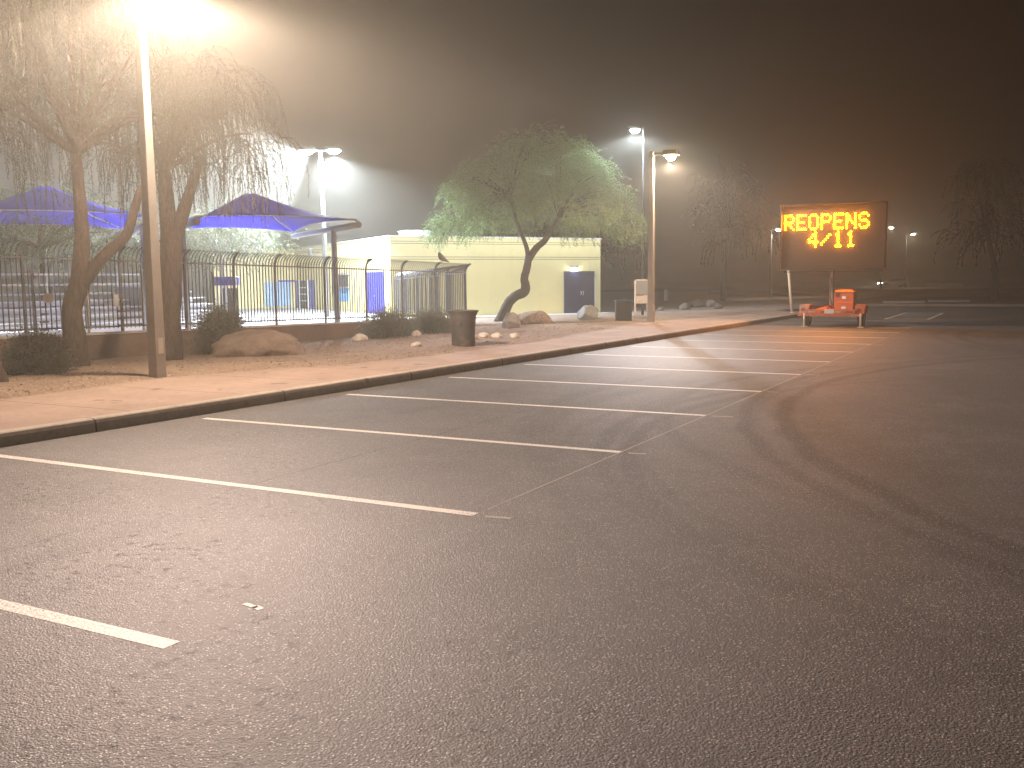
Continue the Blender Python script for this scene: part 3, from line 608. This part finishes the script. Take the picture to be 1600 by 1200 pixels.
mb.build('trunk', M['bark2'], r)
g = random.Random(21); cl = []
fr, fd = Vector((.8805, .474, 0)), Vector((-.474, .8805, 0))
C0 = Vector((-18.05, 35.9, 4.2))
for i in range(520):
    u = g.uniform(-1, 1); v = g.uniform(-1, 1); w = g.random()
    if u * u + v * v > 1: continue
    top = 2.95 * (1 - (u * u + v * v) ** 1.1) + .3
    # crown outline: wide skirt to the sides, peak slightly left of the middle
    z = w ** .8 * top
    if g.random() < .45: z = top * g.uniform(.8, 1)
    drop = -.6 * (abs(u) ** 2) if z < .8 else 0
    cl.append(C0 + fr * (u * 4.05 - .1) + fd * (v * 3.4) + Vector((0, 0, z * 1.05 + drop - .15 + g.uniform(-.25, .25))))
mb = MB()
for c in cl[::9]:
    t0 = Vector((-17.2, 36.1, 4.2)) if (c - C0).dot(fr) > 0 else Vector((-18.9, 35.1, 5.0))
    m_ = t0.lerp(c, .55) + Vector((0, 0, .3)); limb(mb, [t0 - B0, m_ - B0, c - B0], [.05, .03, .012], 5)
mb.build('branches', M['bark2'], r)
vs = []; fs = []; tw = MB()
for c in cl:
    rad = (c - C0); rad.z *= .3
    for k in range(11):
        d = (rad.normalized() * .8 + Vector((g.gauss(0, .7), g.gauss(0, .7), g.gauss(-.05, .45)))).normalized(); p = c + Vector((g.gauss(0, .18), g.gauss(0, .18), g.gauss(0, .15))); pts = [p]
        for i in range(13):
            d = (d + Vector((0, 0, -.11)) + Vector((rnd.gauss(0, .08), rnd.gauss(0, .08), 0))).normalized(); p = p + d * .055
            for s in range(2): leaf_quad(vs, fs, p, (d * .4 + Vector((rnd.uniform(-1, 1), rnd.uniform(-1, 1), rnd.uniform(-.7, .7)))).normalized(), rnd.uniform(.05, .11), rnd.uniform(.010, .019))
            if i % 6 == 5: pts.append(p)
        tw.tube(pts, .004, 3, False, False)
mb = MB(); mb.v = [tuple(v - B0) for v in vs]; mb.f = fs; mb.sm = [False] * len(fs); o = mb.build('crown', M['pv'], r)
tw.v = [tuple(Vector(v) - B0) for v in tw.v]; tw.build('twigs', M['bark2'], r)
# dim trees beyond
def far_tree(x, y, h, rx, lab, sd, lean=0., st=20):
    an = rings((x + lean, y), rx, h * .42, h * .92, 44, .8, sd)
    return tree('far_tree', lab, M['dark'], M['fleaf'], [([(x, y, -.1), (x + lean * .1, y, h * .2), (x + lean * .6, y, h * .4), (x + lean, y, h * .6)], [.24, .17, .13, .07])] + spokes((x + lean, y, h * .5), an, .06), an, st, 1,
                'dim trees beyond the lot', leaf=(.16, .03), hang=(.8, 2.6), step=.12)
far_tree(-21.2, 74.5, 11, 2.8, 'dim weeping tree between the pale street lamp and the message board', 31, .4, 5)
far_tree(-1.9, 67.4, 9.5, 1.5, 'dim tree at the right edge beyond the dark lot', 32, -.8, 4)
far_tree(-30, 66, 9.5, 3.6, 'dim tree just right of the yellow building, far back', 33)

# ------------------------------------------------------------------ shrubs and rocks
def bush(x, y, rx, h, lab, m='shrub', n=420, lf=(.06, .012)):
    z = dz(x, y); r = empty('bush', (x, y, z - .02), 0, lab, 'bush', 'low bushes on the bare verge'); vs = []; fs = []; st = MB()
    for i in range(n):
        a = rnd.uniform(0, 6.283); el = rnd.uniform(.0, 1.45); d = Vector((math.cos(a) * math.cos(el), math.sin(a) * math.cos(el), math.sin(el)))
        q = rnd.uniform(.45, 1.05); e = Vector((d.x * rx * q, d.y * rx * q, .05 + d.z * h * q))
        if i % 5 == 0: st.tube([(0, 0, 0), tuple(e * .5 + Vector((0, 0, .05))), tuple(e)], [.01, .006, .003], 4, False)
        for k in range(26):
            p = e + Vector((rnd.gauss(0, .09), rnd.gauss(0, .09), rnd.gauss(0, .07))) * (rx / .5)
            if p.z < 0: p.z = abs(p.z) * .5
            leaf_quad(vs, fs, p, (d + Vector((rnd.gauss(0, .6), rnd.gauss(0, .6), rnd.gauss(0, .6)))).normalized(), lf[0] * rnd.uniform(.6, 1.4), lf[1])
    st.build('stems', M['bark'], r)
    mb = MB(); mb.v = [tuple(v) for v in vs]; mb.f = fs; mb.sm = [False] * len(fs); mb.build('foliage', M[m], r)
bush(-15.25, 10.75, .52, .62, 'dark low bush at the foot of the forked trunk')
bush(-16.6, 16.5, .62, .95, 'grey green round bush behind the brown boulder mound', n=520)
bush(-16.4, 22.9, .85, .62, 'dark bush against the low wall under the blue door')
bush(-16.2, 24.9, .8, .55, 'dark bush against the low wall left of the near trash can')
def rock(x, y, sx, sy, sz, lab, m='rock', seed=1, name='boulder', rz=0, sink=.12, rough=.28, sub=4, flat=0., group=None):
    bm = bmesh.new(); bmesh.ops.create_icosphere(bm, subdivisions=sub, radius=1)
    o_ = Vector((seed * 3.7, seed * 1.9, seed))
    for v in bm.verts:
        p = v.co.copy(); f = 1 + rough * mnoise.noise(p * 1.1 + o_) + rough * .5 * mnoise.noise(p * 2.7 + o_) + rough * .16 * mnoise.noise(p * 8 + o_)
        p *= f
        if flat:       # chisel a few planes
            for k in range(7):
                a = Vector((math.sin(seed * 9.1 + k * 2.4), math.cos(seed * 5.3 + k * 1.7), math.sin(seed + k * 3.1) * .8)).normalized(); dd = p.dot(a)
                if dd > flat: p -= a * (dd - flat) * .85
        v.co = Vector((p.x * sx, p.y * sy, p.z * sz))
    me = bpy.data.meshes.new(name); bm.to_mesh(me); bm.free(); me.materials.append(M[m])
    for p in me.polygons: p.use_smooth = not flat
    o = bpy.data.objects.new(name, me); COL.objects.link(o); o.location = (x, y, dz(x, y) + sz * (1 - sink * 2) * .55); o.rotation_euler.z = rz
    return tag(o, lab, 'rock', group)
rock(-14.9, 16.0, 1.0, .85, .5, 'large smooth brown boulder mound on the verge', 'rock2', 3, sink=.45, rough=.24, rz=.4, sub=5)
rock(-14.75, 27.3, .34, .34, .36, 'blocky grey boulder in front of the crooked tree', 'rock', 4, flat=.62, rz=.3)
rock(-17.9, 35.0, .42, .34, .26, 'flat topped grey boulder behind the dirt pile', 'rock', 5, flat=.7)
rock(-15.25, 34.7, .42, .38, .40, 'rounded grey boulder in front of the dark double door', 'rock', 6, flat=.8)
rock(-15.6, 30.4, .75, .65, .38, 'low heap of reddish dirt beside the grey boulders', 'dirt', 7, 'dirt_pile', sink=.42, rough=.22)
for i, (x, y, s, lab) in enumerate(((-16.2, 21.3, .17, 'white stone lying in front of the low wall, left of bushes'), (-17.2, 23.6, .15, 'tan stone near the wall under the blue door'),
        (-15.7, 23.3, .14, 'upright tan stone in front of the dark bushes'), (-12.2, 18.1, .1, 'small white stone at the sidewalk edge left of the trash can'),
        (-12.3, 20.8, .13, 'white stone just right of the near trash can'), (-12.5, 21.7, .13, 'pale stone in the pair right of the near trash can'), (-12.3, 22.0, .12, 'rounder pale stone in the pair right of the trash can'),
        (-11.7, 21.9, .11, 'pale stone alone at the sidewalk edge below the grey boulder'))):
    rock(x, y, s * 1.2, s, s * .75, lab, 'stone', 10 + i, 'stone', rnd.random() * 3, .1, .3, 3, 0, 'pale stones on the verge')
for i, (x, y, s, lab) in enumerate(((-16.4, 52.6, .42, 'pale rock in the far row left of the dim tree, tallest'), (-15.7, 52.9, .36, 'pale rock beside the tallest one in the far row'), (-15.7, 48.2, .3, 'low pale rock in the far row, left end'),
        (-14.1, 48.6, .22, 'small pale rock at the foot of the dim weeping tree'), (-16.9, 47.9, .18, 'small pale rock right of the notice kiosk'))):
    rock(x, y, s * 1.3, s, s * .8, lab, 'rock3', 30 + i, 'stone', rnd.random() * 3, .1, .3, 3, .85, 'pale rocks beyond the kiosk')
# pebbles strewn over the dirt, too many to count
mb = MB()
for i in range(2600):
    y = rnd.uniform(6, 34); x = bx(y) - rnd.uniform(.05, 6) ** 1.0; s = rnd.uniform(.008, .032) * (1.4 if rnd.random() < .1 else 1); z = dz(x, y) + s * .3
    v = [Vector((x, y, z)) + Vector(q) * s for q in ((1, .1, 0), (.1, .9, .1), (-1.1, 0, 0), (0, -.8, -.1), (.1, 0, .7))]
    mb.add(v, ((0, 1, 4), (1, 2, 4), (2, 3, 4), (3, 0, 4)))
o = mb.build('gravel', M['dirt']); o['kind'] = 'stuff'

# ------------------------------------------------------------------ trash cans
t = empty('trash_can', (-11.25, 18.6, .15), .3, 'round dark trash can with flared rim at the sidewalk edge', 'trash can', 'trash cans by the sidewalk')
MB().lathe([(.0, 0), (.25, 0), (.265, .02), (.275, .4), (.285, .62), (.30, .66), (.29, .70), (.33, .78), (.335, .80), (.30, .80), (.27, .72), (.25, .10), (.0, .09)], n=36).build('body', M['bin'], t)
MB().lathe([(.29, .806), (.345, .80), (.36, .82), (.355, .84), (.28, .845), (.29, .806)], n=36).build('rim', M['bin'], t)
MB().box((-.03, .285, .5), (.03, .315, .60)).box((-.03, -.315, .5), (.03, -.285, .60)).build('handle', M['bin'], t, .01)
t = empty('trash_can', (-12.84, 32.35, .09), .45, 'square dark trash can behind the pale street lamp', 'trash can', 'trash cans by the sidewalk')
MB().box((-.28, -.28, .04), (.28, .28, .74)).build('body', M['bin2'], t, .02); MB().box((-.24, -.24, 0), (.24, .24, .039)).build('base', M['bin2'], t)
MB().box((-.31, -.31, .742), (.31, .31, .80)).box((-.27, -.27, .80), (.27, .27, .83)).build('lid', M['bin2'], t, .015)
for k in range(6): MB().box((-.24 + k * .085, -.29, .1), (-.19 + k * .085, -.281, .68)).build('slat', M['bin2'], t)

# ------------------------------------------------------------------ notice kiosk, bollard, leaning post
t = empty('notice_kiosk', (-14.25, 37.9, -.02), YAW, 'pale notice kiosk on two legs left of the pale street lamp', 'kiosk')
for x in (-.29, .23): MB().box((x, -.04, 0), (x + .07, .04, 1.62 if x < 0 else .95)).build('leg', M['pipe'], t, .005)
MB().box((-.215, -.03, 1.02), (.27, .03, 1.60)).build('notice_board', M['grey'], t, .008); MB().box((-.22, -.05, 1.602), (.29, .05, 1.66)).build('top_rail', M['pipe'], t, .01)
MB().extrude([(-.215, .66), (.45, .66), (.45, 1.14), (.36, 1.12), (.28, 1.01), (-.215, .98)], Matrix.Translation((0, -.06, 0)), .05).build('lower_panel', M['pipe'], t)
p = MB().tube([(0, 0, 0), (0, 0, .85)], .16, 12).lathe([(.16, .85), (.12, .92), (.001, .95)], n=12).build('bollard', M['pipe']); p.location = (-25.2, 72.5, -.1); tag(p, 'small pale bollard far off right of the notice kiosk', 'bollard')
p = MB().tube([(0, 0, 0), (-.17, -.10, 1.86)], [.055, .055], 12).lathe([(.09, 0), (.09, .02), (.05, .03)]).build('leaning_post', M['pipe']); p.location = (-8.95, 42.0, .15); tag(p, 'pale leaning post at the end of the sidewalk beside the sign trailer', 'post')
# wheel stops and low far wall
for i, (x, y, lab) in enumerate(((-6.4, 59.8, 'concrete wheel stop beyond the hatched marking, left one'), (-4.2, 62.3, 'concrete wheel stop beyond the hatched marking, right one'))):
    p = MB().extrude([(-.11, 0), (.11, 0), (.08, .13), (-.08, .13)], Matrix.Translation((0, 0, 0)) @ Matrix.Rotation(R(90), 4, 'Z'), 2.3).build('wheel_stop', M['wall'], None, .01)
    p.location = (x, y, .13); p.rotation_euler.z = .35; tag(p, lab, 'wheel stop', 'concrete wheel stops')
p = MB().box((-24, -.15, 0), (22, .15, .5)).box((-24.05, -.2, .501), (22.05, .2, .58)).build('block_wall', M['wall']); p.location = (-10.6, 118, -.32); p.rotation_euler.z = .44; tag(p, 'long low block wall far beyond the message board', 'wall')
p = MB().box((-4, -.1, 0), (4, .1, .55)).box((-4.05, -.14, .551), (4.05, .14, .62)).build('road_barrier', M['pipe']); p.location = (-12.5, 158.3, 0); p.rotation_euler.z = .49; tag(p, 'pale low road barrier right of the white car', 'barrier')

# ------------------------------------------------------------------ message board trailer
t = empty('message_trailer', (-5.8, 34.0, 0), 0, 'orange trailer with tall amber lit message board parked across the stalls', 'message trailer')
L = lambda x, y, z: (x + 5.8, y - 34.0, z)
def tb(lo, hi, name, m, parent=None, bevel=.006): return MB().box(L(*lo), L(*hi)).build(name, M[m], parent or t, bevel)
tb((-6.58, 33.02, .44), (-5.02, 33.14, .60), 'rear_bumper', 'orange'); tb((-6.85, 33.02, .36), (-4.78, 33.10, .435), 'crossmember', 'orange')
tb((-6.5, 33.145, .42), (-6.40, 36.0, .54), 'frame_rail', 'orange'); tb((-5.2, 33.145, .42), (-5.10, 36.0, .54), 'frame_rail', 'orange')
MB().add([L(*p) for p in ((-6.38, 33.2, .545), (-5.9, 33.2, .545), (-5.9, 35.6, .545), (-6.38, 35.6, .545), (-6.3, 33.5, .60), (-6.0, 33.35, .72), (-5.95, 35.3, .70), (-6.3, 35.3, .62))],
         ((4, 5, 6, 7), (0, 1, 5, 4), (1, 2, 6, 5), (2, 3, 7, 6), (3, 0, 4, 7), (0, 3, 2, 1))).build('battery_cover', M['orange'], t, .01)
cb = tb((-5.78, 33.62, .50), (-5.16, 34.3, 1.16), 'cabinet', 'orange2', None, .012); tb((-5.72, 33.38, .50), (-5.14, 33.615, .82), 'control_box', 'orange2', None, .01)
MB().add([L(*p) for p in ((-5.80, 33.60, 1.162), (-5.14, 33.60, 1.162), (-5.14, 34.32, 1.162), (-5.80, 34.32, 1.162), (-5.7, 33.68, 1.23), (-5.25, 33.68, 1.23), (-5.25, 34.2, 1.23), (-5.7, 34.2, 1.23))],
         ((4, 5, 6, 7), (0, 1, 5, 4), (1, 2, 6, 5), (2, 3, 7, 6), (3, 0, 4, 7), (0, 3, 2, 1))).build('cabinet_lid', M['orange2'], cb)
for x0, x1, side in ((-6.86, -6.56, 0), (-5.06, -4.76, 1)):
    fd_ = tb((x0, 33.35, .44), (x1, 33.42, .74), 'fender', 'reflect' if side == 0 else 'orange')
    MB().extrude([(-.42, .44), (-.42, .60), (-.25, .74), (.25, .74), (.42, .60), (.42, .44), (.38, .44), (.38, .58), (.23, .70), (-.23, .70), (-.38, .58), (-.38, .44)],
                 Matrix.Translation(L((x0 + x1) / 2, 33.86, 0)) @ Matrix.Rotation(R(90), 4, 'Z'), .28).build('mudguard', M['orange'], t)
    MB().box(L(x0 + .05, 33.335, .52), L(x1 - .12, 33.349, .62)).build('tail_lamp', M['redlens'], fd_)
    wx = (x0 + x1) / 2 + (.02 if side == 0 else -.02)
    wr_ = MB(); RotM = Matrix.Translation(L(wx, 33.86, .31)) @ Matrix.Rotation(R(90), 4, 'Y')
    tmp = MB().lathe([(.17, -.09), (.28, -.10), (.31, -.06), (.31, .06), (.28, .10), (.17, .09)], n=24); wr_.add([RotM @ Vector(v) for v in tmp.v], tmp.f, True)
    w_ = wr_.build('wheel', M['rubber'], t)
    tmp = MB().lathe([(.001, -.05), (.16, -.06), (.172, -.08), (.172, .08), (.16, .06), (.001, .05)], n=20); q_ = MB(); q_.add([RotM @ Vector(v) for v in tmp.v], tmp.f, True); q_.build('rim', M['galv'], w_)
# trailer fittings
MB().box(L(-5.50, 33.36, .60), L(-5.36, 33.378, .68)).build('latch', M['chrome'], cb); MB().box(L(-5.53, 33.60, .93), L(-5.40, 33.618, 1.02)).build('latch', M['chrome'], cb)
mb = MB()
for k in range(5): mb.box(L(-5.74, 33.605, 1.0 + k * .025), L(-5.60, 33.617, 1.012 + k * .025))
mb.build('vent_louvre', M['dark'], cb)
for k in range(4): tb((-6.50 + k * .40, 33.012, .485), (-6.28 + k * .40, 33.0195, .535), 'reflector_strip', 'redlens' if k % 2 else 'reflect', None, 0)
tb((-5.98, 33.005, .455), (-5.68, 33.0195, .60), 'plate', 'white', None, 0)
MB().tube([L(-5.85, 33.7, .70), L(-5.93, 33.72, .95), L(-6.02, 34.2, 1.1), L(-6.05, 34.52, 1.6)], .018, 6).tube([L(-6.3, 33.4, .62), L(-6.2, 33.3, .66), L(-5.95, 33.36, .74), L(-5.8, 33.45, .62)], .016, 6).build('cable', M['rubber'], t)
for x in (-6.45, -5.15): MB().tube([L(x, 33.05, .50), L(x + .06, 32.97, .36), L(x + .18, 32.98, .33), L(x + .3, 33.03, .42)], .012, 5).build('chain', M['galv'], t)
for x in (-6.62, -4.83):
    j = MB().tube([L(x, 33.0, .03), L(x, 33.0, .46)], .032, 8).build('jack', M['pipe'], t); MB().box(L(x - .09, 32.91, 0.004), L(x + .09, 33.09, .03)).build('foot', M['pipe'], j)
for x in (-6.35, -5.2): MB().tube([L(x, 36.0, .48), L(-5.8, 37.3, .5)], .05, 4, True, False, math.pi / 4).build('drawbar', M['orange'], t)
MB().tube([L(-6.05, 34.62, .45), L(-6.05, 34.62, 2.2)], .085, 4, True, False, math.pi / 4).build('mast', M['grey'], t)
bd = tb((-7.70, 34.32, 1.95), (-4.35, 34.58, 4.10), 'display_board', 'board', None, .015)
for lo, hi in (((-7.75, 34.28, 1.90), (-4.30, 34.62, 1.945)), ((-7.75, 34.28, 4.105), (-4.30, 34.62, 4.15)), ((-7.75, 34.28, 1.947), (-7.705, 34.62, 4.103)), ((-4.345, 34.28, 1.947), (-4.30, 34.62, 4.103))):
    tb(lo, hi, 'board_frame', 'board', bd, .005)
MB().box(L(-7.80, 34.40, 2.18), L(-7.752, 34.5, 2.34)).build('latch', M['chrome'], bd)
FONT = {'R': '11110 10001 10001 11110 10100 10010 10001', 'E': '11111 10000 10000 11110 10000 10000 11111', 'O': '01110 10001 10001 10001 10001 10001 01110',
        'P': '11110 10001 10001 11110 10000 10000 10000', 'N': '10001 11001 11001 10101 10011 10001 10001', 'S': '01110 10001 10000 01110 00001 10001 01110',
        '4': '00010 00110 01010 10010 11111 00010 00010', '/': '00000 00001 00010 00100 01000 10000 00000', '1': '00100 01100 00100 00100 00100 00100 01110', ' ': '00000 ' * 7}
PX, PZ = .0683, .0775
for row, txt in ((0, 'REOPENS'), (1, '  4/11')):
    for ci, ch in enumerate(txt):
        mb = MB()
        for j, bits in enumerate(FONT[ch].split()):
            for i, bt in enumerate(bits):
                if bt == '1':
                    x = -7.60 + (ci * 6 + i) * PX; z = 3.775 - row * .60 - j * PZ
                    mb.add([L(x + .025 * math.cos(a), 34.312, z + .028 * math.sin(a)) for a in [k * math.pi / 4 for k in range(8)]] + [L(x, 34.300, z)],
                           [(8, (k + 1) % 8, k) for k in range(8)] + [tuple(range(8))])
        if ch != ' ': mb.build('led_character', M['led'], bd)
# unlit lamp modules of the display
mb = MB()
for i in range(48):
    for j in range(26): mb.box(L(-7.635 + i * PX + .012, 34.314, 3.80 - j * PZ + .01), L(-7.635 + i * PX + .056, 34.3195, 3.80 - j * PZ - .05 + .01))
mb.build('unlit_modules', M['dark'], bd)

# added sheet over the display, scatters LED light into a halo round the letters
mc = NM('halo_cover'); tr = mc.n.new('ShaderNodeBsdfTransparent'); tl = mc.n.new('ShaderNodeBsdfTranslucent'); tl.inputs[0].default_value = (.7, .66, .6, 1)
mx = mc.n.new('ShaderNodeMixShader'); mx.inputs[0].default_value = .014; mc.link(tr.outputs[0], mx.inputs[1]); mc.link(tl.outputs[0], mx.inputs[2]); mc.link(mx.outputs[0], mc.out.inputs[0])
MB().box(L(-7.70, 34.17, 1.95), L(-4.35, 34.175, 4.10)).build('halo_sheet', mc.m, bd)
for lo, hi in (((-7.75, 34.15, 1.90), (-4.30, 34.278, 1.945)), ((-7.75, 34.15, 4.105), (-4.30, 34.278, 4.15)), ((-7.75, 34.15, 1.947), (-7.705, 34.278, 4.103)), ((-4.345, 34.15, 1.947), (-4.30, 34.278, 4.103))):
    tb(lo, hi, 'halo_sheet_frame', 'board', bd, .005)

# ------------------------------------------------------------------ car on the far road
c = empty('white_car', (-18.8, 161.0, .02), math.atan2(-.474, -.8805), 'small white car with headlights on, driving on the far road', 'car')
body = [(-2.2, .28), (-2.25, .62), (-2.15, .86), (-1.4, .95), (1.0, .92), (1.9, .78), (2.22, .60), (2.2, .28)]
MB().extrude(body, Matrix(), 1.75).build('body', M['car'], c, .06)
MB().extrude([(-1.7, .955), (-1.2, 1.40), (.1, 1.44), (.95, .935)], Matrix(), 1.5).build('cabin', M['glass'], c, .05)
MB().extrude([(-1.25, 1.40), (-1.0, 1.46), (0, 1.49), (.2, 1.44)], Matrix(), 1.4).build('roof', M['car'], c, .02)
for x in (-1.4, 1.4):
    for s in (-1, 1):
        q = MB(); RM = Matrix.Translation((x, s * .80, .31)) @ Matrix.Rotation(R(90), 4, 'X'); tmp = MB().lathe([(.001, -.1), (.29, -.11), (.32, -.08), (.32, .08), (.29, .11), (.001, .1)], n=18)
        q.add([RM @ Vector(v) for v in tmp.v], tmp.f, True); w_ = q.build('wheel', M['rubber'], c)
        q = MB(); tmp = MB().lathe([(.001, -.12), (.19, -.115), (.19, .115), (.001, .12)], n=14); q.add([RM @ Vector(v) for v in tmp.v], tmp.f, True); q.build('rim', M['galv'], w_)
for s in (-1, 1):
    MB().box((2.10, s * .62 - .2, .58), (2.245, s * .62 + .2, .74)).build('headlight', M['headlamp'], c, .02); MB().box((-2.28, s * .65 - .15, .62), (-2.2, s * .65 + .15, .78)).build('tail_light', M['redlens'], c)
    h_ = light('headlight_beam', (2.35, s * .62, .62), 900, (1, .93, .82), c, .06, 'SPOT', spot_size=R(70), spot_blend=.6); h_.rotation_euler = (R(82), 0, R(-90))

# ------------------------------------------------------------------ night haze, added to stand in for lens glare round the lamps
mh = bpy.data.materials.new('haze_glare'); mh.use_nodes = True; nt = mh.node_tree; nt.nodes.remove(nt.nodes['Principled BSDF'])
pv = nt.nodes.new('ShaderNodeVolumePrincipled'); pv.inputs['Color'].default_value = (.96, .945, .80, 1); pv.inputs['Density'].default_value = HAZE_D; pv.inputs['Anisotropy'].default_value = HAZE_G
nt.links.new(pv.outputs[0], nt.nodes['Material Output'].inputs['Volume'])
o = MB().box((-660, -70, -1.5), (660, 910, 13.5)).build('haze', mh); o['kind'] = 'stuff'
